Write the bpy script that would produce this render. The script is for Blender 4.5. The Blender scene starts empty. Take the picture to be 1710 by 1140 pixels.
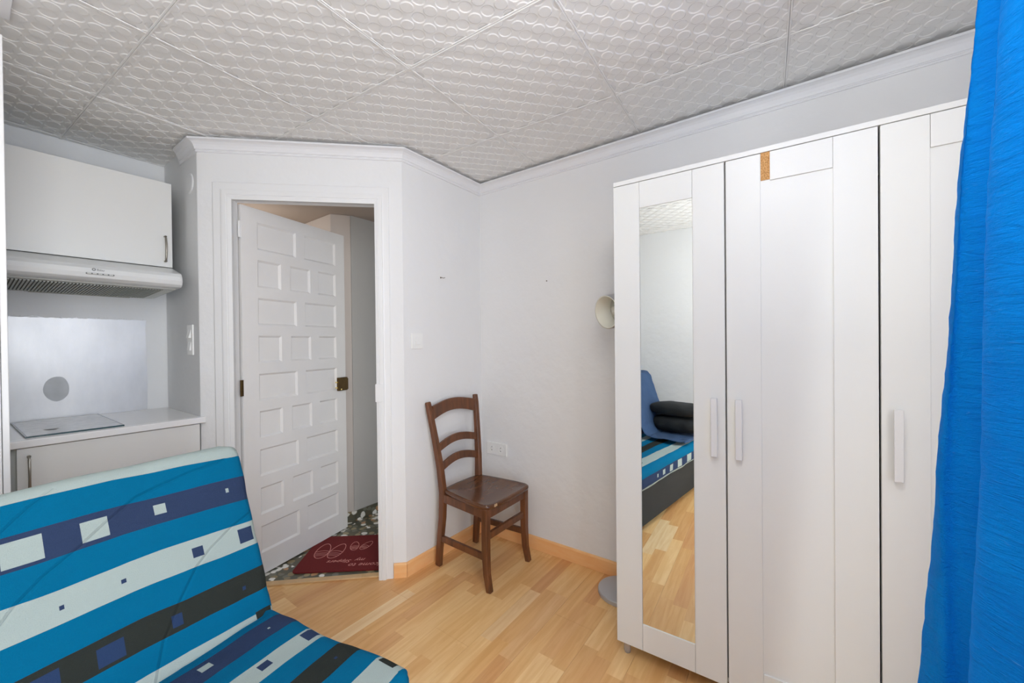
import bpy, bmesh, math, random
from mathutils import Vector, Matrix, noise
random.seed(7)
R = math.radians
COL = bpy.context.scene.collection
SC = bpy.context.scene

# ------------------------------------------------------------------ camera
FPX, YAW, PITCH, ROLL, CX, CY, CAMZ = 669.2471, R(53.8872), R(-0.3903), R(-0.6066), 847.3906, 575.2026, 1.2651
F = Vector((math.sin(YAW)*math.cos(PITCH), math.cos(YAW)*math.cos(PITCH), math.sin(PITCH)))
R0 = Vector((math.cos(YAW), -math.sin(YAW), 0)); U0 = R0.cross(F)
RV = R0*math.cos(ROLL) + U0*math.sin(ROLL); UV_ = -R0*math.sin(ROLL) + U0*math.cos(ROLL)
cam_d = bpy.data.cameras.new('camera'); cam = bpy.data.objects.new('camera', cam_d); COL.objects.link(cam)
cam.matrix_world = Matrix(((RV.x, UV_.x, -F.x, 0), (RV.y, UV_.y, -F.y, 0), (RV.z, UV_.z, -F.z, CAMZ), (0, 0, 0, 1)))
cam_d.sensor_width = 36; cam_d.lens = FPX/1710*36
cam_d.shift_x = (855-CX)/1710; cam_d.shift_y = (CY-570)/1710
cam_d.clip_start = 0.02
SC.camera = cam

# ------------------------------------------------------------------ world, lights, exposure
w = bpy.data.worlds.new('world'); SC.world = w; w.use_nodes = True
bg = w.node_tree.nodes['Background']; bg.inputs[0].default_value = (0.88, 0.94, 1.0, 1); bg.inputs[1].default_value = 1.0
SC.view_settings.view_transform = 'Standard'; SC.view_settings.look = 'None'
SC.view_settings.exposure = 0.20; SC.view_settings.gamma = 1.0; SC.view_settings.use_curve_mapping = False

def area(name, loc, rot, sx, sy, power, color=(1, 1, 1)):
    d = bpy.data.lights.new(name, 'AREA'); d.shape = 'RECTANGLE'; d.size = sx; d.size_y = sy
    d.energy = power; d.color = color
    o = bpy.data.objects.new(name, d); COL.objects.link(o); o.location = loc; o.rotation_euler = rot
    return o
def point(name, loc, power, radius, color=(1, 1, 1)):
    d = bpy.data.lights.new(name, 'POINT'); d.energy = power; d.shadow_soft_size = radius; d.color = color
    o = bpy.data.objects.new(name, d); COL.objects.link(o); o.location = loc
    return o
# daylight entering through the window behind the camera (faces into the room, +Y)
area('window_daylight', (-0.5, -2.6, 1.45), (R(90), 0, R(-6)), 3.6, 3.0, 205, (0.975, 0.99, 1.0))
# added fill behind the camera, washing the ceiling like bounced flash
area('bounce_fill', (-0.10, -0.15, 1.25), (R(180), 0, 0), 1.4, 0.8, 9, (0.99, 0.99, 1.0))
# added fill light under the ceiling (above the frame) and a lamp just over the camera
point('ceiling_fill_light', (0.50, 0.05, 2.15), 9, 0.14, (0.985, 0.995, 1.0))
point('camera_side_lamp', (0.0, -0.03, 1.92), 5, 0.12, (0.985, 0.995, 1.0))
# added fill light that brightens the hall, no visible fixture
point('hall_fill_light', (1.15, 2.95, 1.9), 2.2, 0.1, (1.0, 0.93, 0.86))

# ------------------------------------------------------------------ colours and materials
def lin(c): 
    c = c/255.0
    return c/12.92 if c <= 0.04045 else ((c+0.055)/1.055)**2.4
def rgb(r, g, b): return (lin(r), lin(g), lin(b), 1)

class NT:
    def __init__(s, name):
        s.m = bpy.data.materials.new(name); s.m.use_nodes = True; s.t = s.m.node_tree
        s.b = s.t.nodes['Principled BSDF']
    def n(s, kind, **kw):
        x = s.t.nodes.new(kind)
        for k, v in kw.items(): setattr(x, k, v)
        return x
    def l(s, a, b): s.t.links.new(a, b)
    def put(s, sock, v):
        if isinstance(v, bpy.types.NodeSocket): s.l(v, sock)
        else: sock.default_value = v
    def math(s, op, a, b=0.0, c=0.0):
        x = s.n('ShaderNodeMath', operation=op); s.put(x.inputs[0], a); s.put(x.inputs[1], b)
        if len(x.inputs) > 2: s.put(x.inputs[2], c)
        return x.outputs[0]
    def mix(s, f, a, b, kind='MIX'):
        x = s.n('ShaderNodeMix', data_type='RGBA', blend_type=kind); s.put(x.inputs[0], f); s.put(x.inputs[6], a); s.put(x.inputs[7], b)
        return x.outputs[2]
    def coord(s, kind='Object', scale=(1, 1, 1), rot=(0, 0, 0), loc=(0, 0, 0)):
        t = s.n('ShaderNodeTexCoord'); m = s.n('ShaderNodeMapping'); s.l(t.outputs[kind], m.inputs[0])
        m.inputs['Scale'].default_value = scale; m.inputs['Rotation'].default_value = rot; m.inputs['Location'].default_value = loc
        return m.outputs[0]
    def noise(s, vec, scale, detail=3.0, rough=0.5, dist=0.0):
        x = s.n('ShaderNodeTexNoise'); s.l(vec, x.inputs['Vector']); x.inputs['Scale'].default_value = scale
        x.inputs['Detail'].default_value = detail; x.inputs['Roughness'].default_value = rough; x.inputs['Distortion'].default_value = dist
        return x.outputs['Fac']
    def ramp(s, fac, stops, interp='LINEAR'):
        x = s.n('ShaderNodeValToRGB'); s.put(x.inputs[0], fac); cr = x.color_ramp; cr.interpolation = interp
        while len(cr.elements) < len(stops): cr.elements.new(0.5)
        for e, (p, c) in zip(cr.elements, stops): e.position = p; e.color = c
        return x.outputs[0]
    def bump(s, h, dist=0.001, strength=1.0):
        x = s.n('ShaderNodeBump'); s.put(x.inputs['Height'], h); x.inputs['Distance'].default_value = dist; x.inputs['Strength'].default_value = strength
        s.l(x.outputs[0], s.b.inputs['Normal']); return x
    def base(s, v): s.put(s.b.inputs['Base Color'], v)
    def set(s, **kw):
        for k, v in kw.items(): s.b.inputs[k.replace('_', ' ')].default_value = v

def plain(name, col, rough=0.5, metal=0.0, bump=0.0, bscale=60, var=0.0, vscale=6, **kw):
    n = NT(name); v = n.coord()
    if var: 
        f = n.noise(v, vscale, 4)
        dark = tuple(c*(1-var) for c in col[:3])+(1,)
        n.base(n.mix(f, dark, tuple(min(1, c*(1+var*0.5)) for c in col[:3])+(1,)))
    else: n.base(col)
    n.set(Roughness=rough, Metallic=metal, **kw)
    if bump: n.bump(n.noise(v, bscale, 5), bump)
    return n.m

M = {}
M['wall'] = plain('wall_paint', rgb(240, 240, 240), 0.75, bump=0.0035, bscale=14, var=0.025, vscale=3)
M['kwall'] = plain('alcove_paint', rgb(236, 237, 238), 0.55, bump=0.004, bscale=12, var=0.03, vscale=4)
M['trim'] = plain('cornice_white', rgb(240, 240, 242), 0.55, bump=0.0006, bscale=30)
M['tile'] = plain('polystyrene_white', rgb(240, 239, 237), 0.5, bump=0.0002, bscale=220, var=0.03, vscale=5)
M['slab'] = plain('ceiling_slab', rgb(120, 115, 110), 0.9)
M['frame'] = plain('frame_gloss_white', rgb(240, 240, 240), 0.32, bump=0.0008, bscale=25)
M['wardrobe'] = plain('wardrobe_white', rgb(236, 236, 232), 0.36, bump=0.0001, bscale=300, var=0.01)
M['wardrobe_in'] = plain('wardrobe_inside', rgb(150, 150, 146), 0.7)
M['handle_white'] = plain('handle_white', rgb(232, 231, 229), 0.35)
M['kitchen'] = plain('kitchen_front', rgb(230, 230, 227), 0.34, bump=0.0001, bscale=200, var=0.015)
M['kside'] = plain('kitchen_carcass', rgb(190, 192, 186), 0.5)
M['worktop'] = plain('worktop_white', rgb(244, 244, 244), 0.22, var=0.02)
M['hood'] = plain('hood_enamel', rgb(228, 230, 230), 0.25)
M['hood_under'] = plain('hood_underside', rgb(215, 217, 212), 0.4)
M['filter'] = plain('filter_mesh', rgb(176, 178, 170), 0.45, metal=0.5)
M['filter_dark'] = plain('filter_backing', rgb(96, 98, 92), 0.7)
M['strip'] = plain('light_lens', rgb(160, 160, 148), 0.35)
M['control'] = plain('control_grey', rgb(120, 124, 124), 0.5)
M['steel'] = plain('brushed_steel', rgb(165, 160, 150), 0.32, metal=1.0)
M['lampsteel'] = plain('lamp_metal', rgb(190, 190, 193), 0.38, metal=0.2, bump=0.0002, bscale=90)
M['lampcream'] = plain('lamp_cream', rgb(236, 234, 220), 0.4)
M['lampside'] = plain('lamp_silver', rgb(185, 185, 188), 0.4, metal=0.3)
M['plastic'] = plain('socket_plastic', rgb(246, 246, 244), 0.35)
M['plastic_dark'] = plain('socket_recess', rgb(150, 148, 140), 0.5)
M['dark'] = plain('dark_hole', rgb(40, 36, 32), 0.7)
M['nail'] = plain('nail_rust', rgb(95, 80, 65), 0.6)
M['brass'] = plain('dark_brass', rgb(92, 72, 40), 0.38, metal=0.8, var=0.4, vscale=40)
M['brass_bright'] = plain('bright_brass', rgb(225, 200, 130), 0.25, metal=1.0)
M['doorpaint'] = plain('door_paint', rgb(236, 234, 232), 0.42, bump=0.0012, bscale=20, var=0.05, vscale=8)
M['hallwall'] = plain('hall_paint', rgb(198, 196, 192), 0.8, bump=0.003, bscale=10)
M['hall_lit'] = plain('hall_paint_lit', rgb(222, 214, 208), 0.8, bump=0.003, bscale=10)  # paler copy of the hall paint, brighter lighting painted into the colour
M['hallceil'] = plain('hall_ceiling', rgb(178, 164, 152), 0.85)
M['black_fabric'] = plain('black_fabric', rgb(38, 40, 41), 0.85, bump=0.002, bscale=60, var=0.25, vscale=20)
M['sofabase'] = plain('sofa_base_cloth', rgb(40, 42, 43), 0.9, bump=0.0008, bscale=120, var=0.2, vscale=14)
M['throw'] = plain('blue_throw', rgb(50, 76, 112), 0.9, bump=0.004, bscale=18, var=0.18, vscale=12)
M['jute'] = plain('window_frame', rgb(230, 230, 230), 0.4)
M['print'] = plain('mat_print', rgb(222, 150, 142), 0.9)
M['clearplastic'] = plain('clear_plastic', rgb(235, 225, 220), 0.15, Transmission_Weight=0.6, IOR=1.45)

def glass():
    n = NT('window_glass'); tr = n.n('ShaderNodeBsdfTransparent'); gl = n.n('ShaderNodeBsdfGlossy'); gl.inputs['Roughness'].default_value = 0.0
    mx = n.n('ShaderNodeMixShader'); mx.inputs[0].default_value = 0.06; n.l(tr.outputs[0], mx.inputs[1]); n.l(gl.outputs[0], mx.inputs[2]); n.l(mx.outputs[0], n.t.nodes['Material Output'].inputs[0]); return n.m
M['glass'] = glass()
def mirror():
    n = NT('mirror_glass'); n.base((0.82, 0.85, 0.83, 1)); n.set(Roughness=0.0, Metallic=1.0); return n.m
M['mirror'] = mirror()

def floor_mat():
    n = NT('laminate_print'); c = n.n('ShaderNodeTexCoord').outputs['Object']
    sp = n.n('ShaderNodeSeparateXYZ'); n.l(c, sp.inputs[0]); X, Y = sp.outputs[0], sp.outputs[1]
    ys = n.math('DIVIDE', n.math('SUBTRACT', Y, 1.314), 0.0645)
    row = n.math('FLOOR', ys)
    wn = n.n('ShaderNodeTexWhiteNoise', noise_dimensions='1D'); n.put(wn.inputs['W'], row)
    xs = n.math('ADD', n.math('DIVIDE', X, 0.46), n.math('MULTIPLY', wn.outputs['Value'], 37.0))
    vo = n.n('ShaderNodeTexVoronoi', voronoi_dimensions='1D'); n.put(vo.inputs['W'], n.math('ADD', xs, n.math('MULTIPLY', row, 91.7)))
    vo.inputs['Scale'].default_value = 1.0; vo.inputs['Randomness'].default_value = 0.55
    h = n.n('ShaderNodeSeparateColor'); n.l(vo.outputs['Color'], h.inputs[0])
    tone, tone2 = h.outputs[0], h.outputs[1]
    # grain: long streaks offset per strip
    cm = n.n('ShaderNodeCombineXYZ')
    n.put(cm.inputs[0], n.math('ADD', n.math('MULTIPLY', X, 2.2), n.math('MULTIPLY', tone, 50.0)))
    n.put(cm.inputs[1], n.math('ADD', n.math('MULTIPLY', Y, 26.0), n.math('MULTIPLY', tone2, 30.0)))
    g1 = n.noise(cm.outputs[0], 1.6, 5, 0.55, 0.6)
    cm2 = n.n('ShaderNodeCombineXYZ'); n.put(cm2.inputs[0], n.math('MULTIPLY', X, 9.0)); n.put(cm2.inputs[1], n.math('MULTIPLY', Y, 260.0)); n.put(cm2.inputs[2], n.math('MULTIPLY', tone, 9.0))
    g2 = n.noise(cm2.outputs[0], 1.0, 2)
    base = n.ramp(tone, [(0.0, rgb(226, 168, 112)), (0.25, rgb(244, 198, 134)), (0.5, rgb(254, 214, 154)), (0.7, rgb(240, 190, 126)), (0.85, rgb(236, 184, 124)), (1.0, rgb(255, 226, 178))])
    c1 = n.mix(n.ramp(g1, [(0.38, (1, 1, 1, 1)), (0.62, (0, 0, 0, 1))]), base, n.mix(1.0, base, (0.91, 0.83, 0.74, 1), 'MULTIPLY'))
    c2 = n.mix(n.math('MULTIPLY', g2, 0.16), c1, n.mix(1.0, c1, (0.78, 0.69, 0.58, 1), 'MULTIPLY'))
    n.base(c2); n.set(Roughness=0.33); n.bump(g2, 0.0001)
    return n.m
M['floor'] = floor_mat()
def wood(name, c1, c2, rough, scale=(2, 30, 2), var=0.5):
    n = NT(name); g = n.noise(n.coord(scale=scale), 2.0, 5, 0.6, 0.8)
    n.base(n.ramp(g, [(0.3, c1), (0.7, c2)])); n.set(Roughness=rough); return n.m
M['chair'] = wood('walnut_stain', rgb(80, 48, 30), rgb(128, 78, 46), 0.36, (14, 14, 2))
M['chairseat'] = wood('walnut_stain_seat', rgb(84, 52, 33), rgb(112, 72, 45), 0.2, (3, 10, 3))
M['baseboard'] = wood('baseboard_beech', rgb(252, 188, 124), rgb(255, 202, 142), 0.4, (3, 3, 20))
M['threshold'] = wood('threshold_wood', rgb(212, 172, 122), rgb(226, 190, 142), 0.4, (8, 8, 8))
def chip():
    n = NT('chipboard'); v = n.coord(); a = n.noise(v, 260, 4, 0.7); b = n.noise(v, 60, 3)
    n.base(n.ramp(a, [(0.3, rgb(150, 96, 52)), (0.5, rgb(214, 160, 98)), (0.7, rgb(238, 196, 140))])); n.set(Roughness=0.9); n.bump(b, 0.003); return n.m
M['chip'] = chip()
def terrazzo():
    n = NT('terrazzo'); v = n.coord(scale=(1, 1, 1)); vv = n.n('ShaderNodeVectorMath', operation='ADD')
    nz = n.n('ShaderNodeTexNoise'); n.l(v, nz.inputs['Vector']); nz.inputs['Scale'].default_value = 20
    sc_ = n.n('ShaderNodeVectorMath', operation='SCALE'); n.l(nz.outputs['Color'], sc_.inputs[0]); sc_.inputs['Scale'].default_value = 0.02
    n.l(v, vv.inputs[0]); n.l(sc_.outputs[0], vv.inputs[1])
    vo = n.n('ShaderNodeTexVoronoi'); n.l(vv.outputs[0], vo.inputs['Vector']); vo.inputs['Scale'].default_value = 30
    s = n.n('ShaderNodeSeparateColor'); n.l(vo.outputs['Color'], s.inputs[0])
    col = n.ramp(s.outputs[0], [(0.0, rgb(96, 90, 70)), (0.18, rgb(150, 134, 100)), (0.34, rgb(120, 120, 106)), (0.46, rgb(196, 150, 108)), (0.60, rgb(166, 152, 118)), (0.70, rgb(92, 92, 82)), (0.78, rgb(250, 248, 240))], 'CONSTANT')
    edge = n.ramp(vo.outputs['Distance'], [(0.50, (1, 1, 1, 1)), (0.64, (0, 0, 0, 1))])
    n.base(n.mix(edge, rgb(88, 88, 72), col)); n.set(Roughness=0.3); return n.m
M['terrazzo'] = terrazzo()
def splash():
    n = NT('aluminium_sheet'); v = n.coord(); a = n.noise(n.coord(scale=(1, 1, 0.4)), 9, 5, 0.6); b = n.noise(v, 3, 3)
    n.base(n.ramp(a, [(0.3, rgb(202, 203, 204)), (0.7, rgb(216, 216, 216))]))
    r = n.math('ADD', n.math('MULTIPLY', b, 0.16), 0.34)
    n.put(n.b.inputs['Roughness'], r); n.set(Metallic=0.85); n.bump(n.noise(v, 250, 2), 0.0002); return n.m
M['splash'] = splash()
M['stain'] = plain('grey_stain', rgb(186, 188, 189), 0.5, metal=0.5, var=0.25, vscale=18)
def hob():
    n = NT('hob_glass_reflection'); a = n.noise(n.coord(), 28, 5, 0.7)
    n.base(n.ramp(a, [(0.35, rgb(200, 203, 206)), (0.65, rgb(216, 218, 220))])); n.set(Roughness=0.25); return n.m  # grey reflection on the glass is painted as base colour
M['hob'] = hob()
M['hobedge'] = plain('hob_edge', rgb(52, 78, 82), 0.2)
def curtain_mat():
    n = NT('blue_crinkle_voile')
    a = n.noise(n.coord('UV', scale=(10, 75, 1)), 1.0, 5, 0.65, 1.2)
    a2 = n.noise(n.coord('UV', scale=(60, 420, 1)), 1.0, 3, 0.6, 0.5)
    b = n.noise(n.coord('UV', scale=(3, 3, 1)), 2.0, 4)
    c = n.mix(b, rgb(0, 128, 226), rgb(0, 162, 252))
    th = n.ramp(a, [(0.60, (0, 0, 0, 1)), (0.72, (1, 1, 1, 1))])
    th2 = n.ramp(a2, [(0.5, (0, 0, 0, 1)), (0.75, (1, 1, 1, 1))])
    f = n.math('MULTIPLY', n.math('MULTIPLY', th, th2), 0.8)
    n.base(n.mix(f, c, rgb(110, 190, 255)))
    n.set(Roughness=0.7); n.b.inputs['Specular IOR Level'].default_value = 0.12
    n.bump(n.math('ADD', a, n.math('MULTIPLY', a2, 0.35)), 0.007)
    tr = n.n('ShaderNodeBsdfTranslucent'); tr.inputs[0].default_value = rgb(0, 120, 230)
    mx = n.n('ShaderNodeMixShader'); mx.inputs[0].default_value = 0.25
    out = n.t.nodes['Material Output']; n.l(n.b.outputs[0], mx.inputs[1]); n.l(tr.outputs[0], mx.inputs[2]); n.l(mx.outputs[0], out.inputs[0])
    return n.m
M['curtain'] = curtain_mat()
def mat_red():
    n = NT('mat_pile'); v = n.coord(); a = n.noise(v, 220, 3, 0.7)
    n.base(n.ramp(a, [(0.3, rgb(104, 22, 24)), (0.7, rgb(126, 32, 32))])); n.set(Roughness=0.95); n.bump(a, 0.003); return n.m
M['mat'] = mat_red()

BLUE, NAVY, DARK, PALE = rgb(0, 100, 140), rgb(48, 62, 92), rgb(46, 50, 47), rgb(164, 177, 174)
DNAVY = rgb(44, 62, 96)
def stripes(name, bands, squares, slope, seams=()):
    """bands: [(v_start, colour)] in metres, squares: [(u0,u1,v0,v1,colour)] printed on the cloth (UV in metres)"""
    n = NT(name); uv = n.n('ShaderNodeTexCoord').outputs['UV']
    sp = n.n('ShaderNodeSeparateXYZ'); n.l(uv, sp.inputs[0]); U, V = sp.outputs[0], sp.outputs[1]
    wob = n.noise(n.coord('UV'), 5.0, 1)
    V2 = n.math('ADD', n.math('ADD', V, n.math('MULTIPLY', n.math('SUBTRACT', wob, 0.5), 0.012)),
                n.math('MULTIPLY', n.math('MAXIMUM', n.math('SUBTRACT', slope[1], U), 0.0), -slope[0]))
    v0, v1 = bands[0][0], bands[-1][0]+0.2
    fac = n.math('DIVIDE', n.math('SUBTRACT', V2, v0), v1-v0)
    col = n.ramp(fac, [((b-v0)/(v1-v0), c) for b, c in bands], 'CONSTANT')
    for (a, b, c, d, k) in squares:
        m = n.math('MULTIPLY', n.math('MULTIPLY', n.math('GREATER_THAN', U, a), n.math('LESS_THAN', U, b)),
                   n.math('MULTIPLY', n.math('GREATER_THAN', V2, c), n.math('LESS_THAN', V2, d)))
        col = n.mix(m, col, k)
    fz = n.noise(n.coord('UV'), 300, 4, 0.8)
    col = n.mix(n.ramp(fz, [(0.64, (0, 0, 0, 1)), (0.95, (0.25, 0.25, 0.25, 1))]), col, rgb(140, 170, 180))
    seam = None
    for line in seams:
        for (ua, va), (ub, vb) in zip(line[:-1], line[1:]):
            L2 = (ub-ua)**2+(vb-va)**2; du, dv = ub-ua, vb-va
            pu, pv = n.math('SUBTRACT', U, ua), n.math('SUBTRACT', V, va)
            t = n.n('ShaderNodeClamp'); n.put(t.inputs[0], n.math('DIVIDE', n.math('ADD', n.math('MULTIPLY', pu, du), n.math('MULTIPLY', pv, dv)), L2)); t = t.outputs[0]
            a_ = n.math('SUBTRACT', pu, n.math('MULTIPLY', t, du)); b_ = n.math('SUBTRACT', pv, n.math('MULTIPLY', t, dv))
            d = n.math('SQRT', n.math('ADD', n.math('MULTIPLY', a_, a_), n.math('MULTIPLY', b_, b_)))
            seam = d if seam is None else n.math('MINIMUM', seam, d)
    if seam is not None:
        f = n.math('SUBTRACT', 1.0, n.math('MINIMUM', n.math('DIVIDE', seam, 0.0016), 1.0)); col = n.mix(n.math('MULTIPLY', f, 0.30), col, n.mix(1.0, col, (0.35, 0.4, 0.45, 1), 'MULTIPLY'))
        groove = n.math('MULTIPLY', n.math('SUBTRACT', 1.0, n.math('MINIMUM', n.math('DIVIDE', seam, 0.006), 1.0)), -2.2)
    n.base(col); n.set(Roughness=0.95); n.b.inputs['Specular IOR Level'].default_value = 0.1
    hgt = n.math('ADD', n.noise(n.coord('UV'), 420, 2), n.math('MULTIPLY', n.noise(n.coord('UV', scale=(1, 2, 1)), 9, 3), 3.0))
    if seam is not None: hgt = n.math('ADD', hgt, groove)
    n.bump(hgt, 0.0014)
    return n.m
M['back_cloth'] = stripes('striped_cloth_back',
    [(-0.3, PALE), (0.030, BLUE), (0.088, DARK), (0.158, BLUE), (0.230, PALE), (0.304, BLUE), (0.375, NAVY), (0.448, BLUE), (0.520, PALE), (0.62, BLUE), (0.70, NAVY), (0.78, BLUE)],
    [(0.458, 0.522, 0.383, 0.438, PALE), (0.345, 0.396, 0.386, 0.434, PALE), (0.222, 0.250, 0.401, 0.429, PALE), (0.056, 0.065, 0.410, 0.423, PALE),
     (0.010, 0.056, 0.246, 0.290, NAVY), (0.156, 0.184, 0.254, 0.281, NAVY), (0.330, 0.340, 0.260, 0.270, NAVY),
     (0.232, 0.256, 0.103, 0.134, DNAVY), (0.352, 0.402, 0.098, 0.140, DNAVY), (0.462, 0.53, 0.092, 0.145, DNAVY), (0.066, 0.075, 0.112, 0.123, DNAVY),
     (0.0, 0.055, -0.05, 0.035, DARK), (0.60, 0.68, 0.383, 0.438, PALE), (0.44, 0.448, 0.26, 0.27, NAVY)], (-0.055, 0.32),
    [[(0.515, 0.463), (0.472, 0.502), (0.428, 0.534)], [(0.532, 0.277), (0.51, 0.304), (0.462, 0.345), (0.399, 0.382), (0.344, 0.421), (0.283, 0.459), (0.225, 0.474), (0.149, 0.489), (0.052, 0.5)],
     [(0.307, 0.0), (0.278, 0.083), (0.228, 0.161), (0.181, 0.222), (0.137, 0.255), (0.07, 0.29), (-0.01, 0.317)]])
M['seat_cloth'] = stripes('striped_cloth_seat',
    [(-0.3, PALE), (-0.055, BLUE), (0.036, NAVY), (0.112, BLUE), (0.178, PALE), (0.240, BLUE), (0.306, DARK), (0.380, BLUE), (0.450, PALE), (0.530, BLUE), (0.622, NAVY), (0.692, PALE), (0.74, BLUE)],
    [(0.004, 0.050, 0.187, 0.226, NAVY), (0.148, 0.178, 0.192, 0.216, NAVY), (0.30, 0.31, 0.198, 0.208, NAVY), (0.41, 0.425, 0.2, 0.212, NAVY),
     (-0.012, 0.024, 0.460, 0.510, DARK), (0.30, 0.33, 0.484, 0.498, DARK), (0.218, 0.246, 0.056, 0.080, PALE), (0.068, 0.075, 0.078, 0.085, PALE), (0.36, 0.41, 0.05, 0.094, PALE),
     (0.06, 0.068, 0.345, 0.353, DNAVY), (0.30, 0.33, 0.33, 0.36, DNAVY),
     (0.40, 0.42, 0.645, 0.668, PALE), (0.50, 0.54, 0.640, 0.675, PALE), (0.62, 0.67, 0.635, 0.682, PALE), (0.76, 0.84, 0.630, 0.686, PALE), (0.95, 1.04, 0.628, 0.688, PALE)], (0.0, 0.1))

# ------------------------------------------------------------------ mesh helpers
class MB:
    def __init__(s): s.v = []; s.f = []; s.uv = None
    def add(s, vs, fs):
        o = len(s.v); s.v += [tuple(v) for v in vs]; s.f += [tuple(i+o for i in f) for f in fs]; return s
    def box(s, x0, x1, y0, y1, z0, z1, T=None):
        vs = [Vector((x, y, z)) for z in (z0, z1) for y in (y0, y1) for x in (x0, x1)]
        if T: vs = [T(v) for v in vs]
        return s.add(vs, [(0, 2, 3, 1), (4, 5, 7, 6), (0, 1, 5, 4), (2, 6, 7, 3), (0, 4, 6, 2), (1, 3, 7, 5)])
    def prism(s, pts, z0, z1, T=None):
        """polygon (x,y) counter-clockwise, extruded in z"""
        n = len(pts); vs = [Vector((p[0], p[1], z0)) for p in pts]+[Vector((p[0], p[1], z1)) for p in pts]
        if T: vs = [T(v) for v in vs]
        return s.add(vs, [tuple(range(n-1, -1, -1)), tuple(range(n, 2*n))]+[(i, (i+1) % n, n+(i+1) % n, n+i) for i in range(n)])
    def loft(s, rings, cap=True, close=True):
        n = len(rings[0]); vs = [p for r in rings for p in r]; fs = []
        for k in range(len(rings)-1):
            for i in range(n if close else n-1):
                fs.append((k*n+i, k*n+(i+1) % n, (k+1)*n+(i+1) % n, (k+1)*n+i))
        if cap and close: fs += [tuple(range(n-1, -1, -1)), tuple(range((len(rings)-1)*n, len(rings)*n))]
        return s.add(vs, fs)
    def tube(s, pts, r, seg=12, cap=True, sx=1.0):
        rings = []; pts = [Vector(p) for p in pts]
        for i, p in enumerate(pts):
            d = (pts[min(i+1, len(pts)-1)]-pts[max(i-1, 0)]).normalized()
            up = Vector((0, 0, 1)) if abs(d.z) < 0.95 else Vector((1, 0, 0))
            a = d.cross(up).normalized(); b = d.cross(a).normalized(); rr = r[i] if isinstance(r, (list, tuple)) else r
            rings.append([p+a*(math.cos(2*math.pi*k/seg)*rr*sx)+b*(math.sin(2*math.pi*k/seg)*rr) for k in range(seg)])
        return s.loft(rings, cap)
    def lathe(s, prof, c, axis=Vector((0, 0, 1)), seg=32, cap=True):
        axis = Vector(axis).normalized(); up = Vector((0, 0, 1)) if abs(axis.z) < 0.9 else Vector((1, 0, 0))
        a = axis.cross(up).normalized(); b = axis.cross(a); c = Vector(c)
        return s.loft([[c+axis*h+(a*math.cos(2*math.pi*k/seg)+b*math.sin(2*math.pi*k/seg))*r for k in range(seg)] for r, h in prof], cap)
    def bar(s, p0, p1, w0, t0, w1=None, t1=None, side=Vector((1, 0, 0))):
        """rectangular bar from p0 to p1; w along side, t across"""
        w1 = w0 if w1 is None else w1; t1 = t0 if t1 is None else t1
        return s.path([p0, p1], [(w0, t0), (w1, t1)], side)
    def path(s, pts, dims, side=Vector((1, 0, 0))):
        rings = []; pts = [Vector(p) for p in pts]
        for i, p in enumerate(pts):
            d = (pts[min(i+1, len(pts)-1)]-pts[max(i-1, 0)]).normalized(); a = (side-d*side.dot(d)).normalized(); b = d.cross(a)
            w_, t_ = dims[i] if isinstance(dims, list) else dims
            rings.append([p+a*(sx*w_/2)+b*(sy*t_/2) for sx, sy in ((-1, -1), (1, -1), (1, 1), (-1, 1))])
        return s.loft(rings)

def link(name, me, mat, parent=None, smooth=False, bevel=0.0, seg=2, subsurf=0):
    o = bpy.data.objects.new(name, me); COL.objects.link(o)
    if mat and not me.materials: me.materials.append(mat)
    if parent: o.parent = parent
    if smooth:
        for p in me.polygons: p.use_smooth = True
    if bevel:
        b = o.modifiers.new('bevel', 'BEVEL'); b.width = bevel; b.segments = seg; b.limit_method = 'ANGLE'; b.angle_limit = R(35)
    if subsurf:
        b = o.modifiers.new('sub', 'SUBSURF'); b.levels = subsurf; b.render_levels = subsurf
    return o
def mesh(name, mb, fix=True):
    me = bpy.data.meshes.new(name); me.from_pydata([tuple(v) for v in mb.v], [], mb.f)
    if fix:
        bm = bmesh.new(); bm.from_mesh(me); bmesh.ops.recalc_face_normals(bm, faces=bm.faces); bm.to_mesh(me); bm.free()
    return me
def obj(name, mb, mat, parent=None, **kw): return link(name, mesh(name, mb), mat, parent, **kw)
def empty(name, loc=(0, 0, 0), rz=0.0):
    o = bpy.data.objects.new(name, None); COL.objects.link(o); o.location = loc; o.rotation_euler = (0, 0, rz); o.empty_display_size = 0.1; return o
def tag(o, label, cat, group=None):
    o['label'] = label; o['category'] = cat
    if group: o['group'] = group
    return o
def struct(o): o['kind'] = 'structure'; return o

# ------------------------------------------------------------------ room dimensions (metres, z up, camera over the origin)
H = 2.3126; XR = 2.0675; YB = 1.7276; XL = -0.93; YW = -0.95; YK = 3.006; XS = 0.7231
P1 = Vector((1.4186, YB, 0)); P2 = Vector((XS, 2.4596, 0))
u = (P1-P2).normalized(); nrm = Vector((u.y, -u.x, 0)); LD = (P1-P2).length
if nrm.dot(P1) > 0: nrm = -nrm
TOPZ = H+0.03; T = 0.07
def DW(v): return P2+u*v.x-nrm*v.y+Vector((0, 0, v.z))        # door-wall frame: x along wall, y depth away from room, z up

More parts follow.
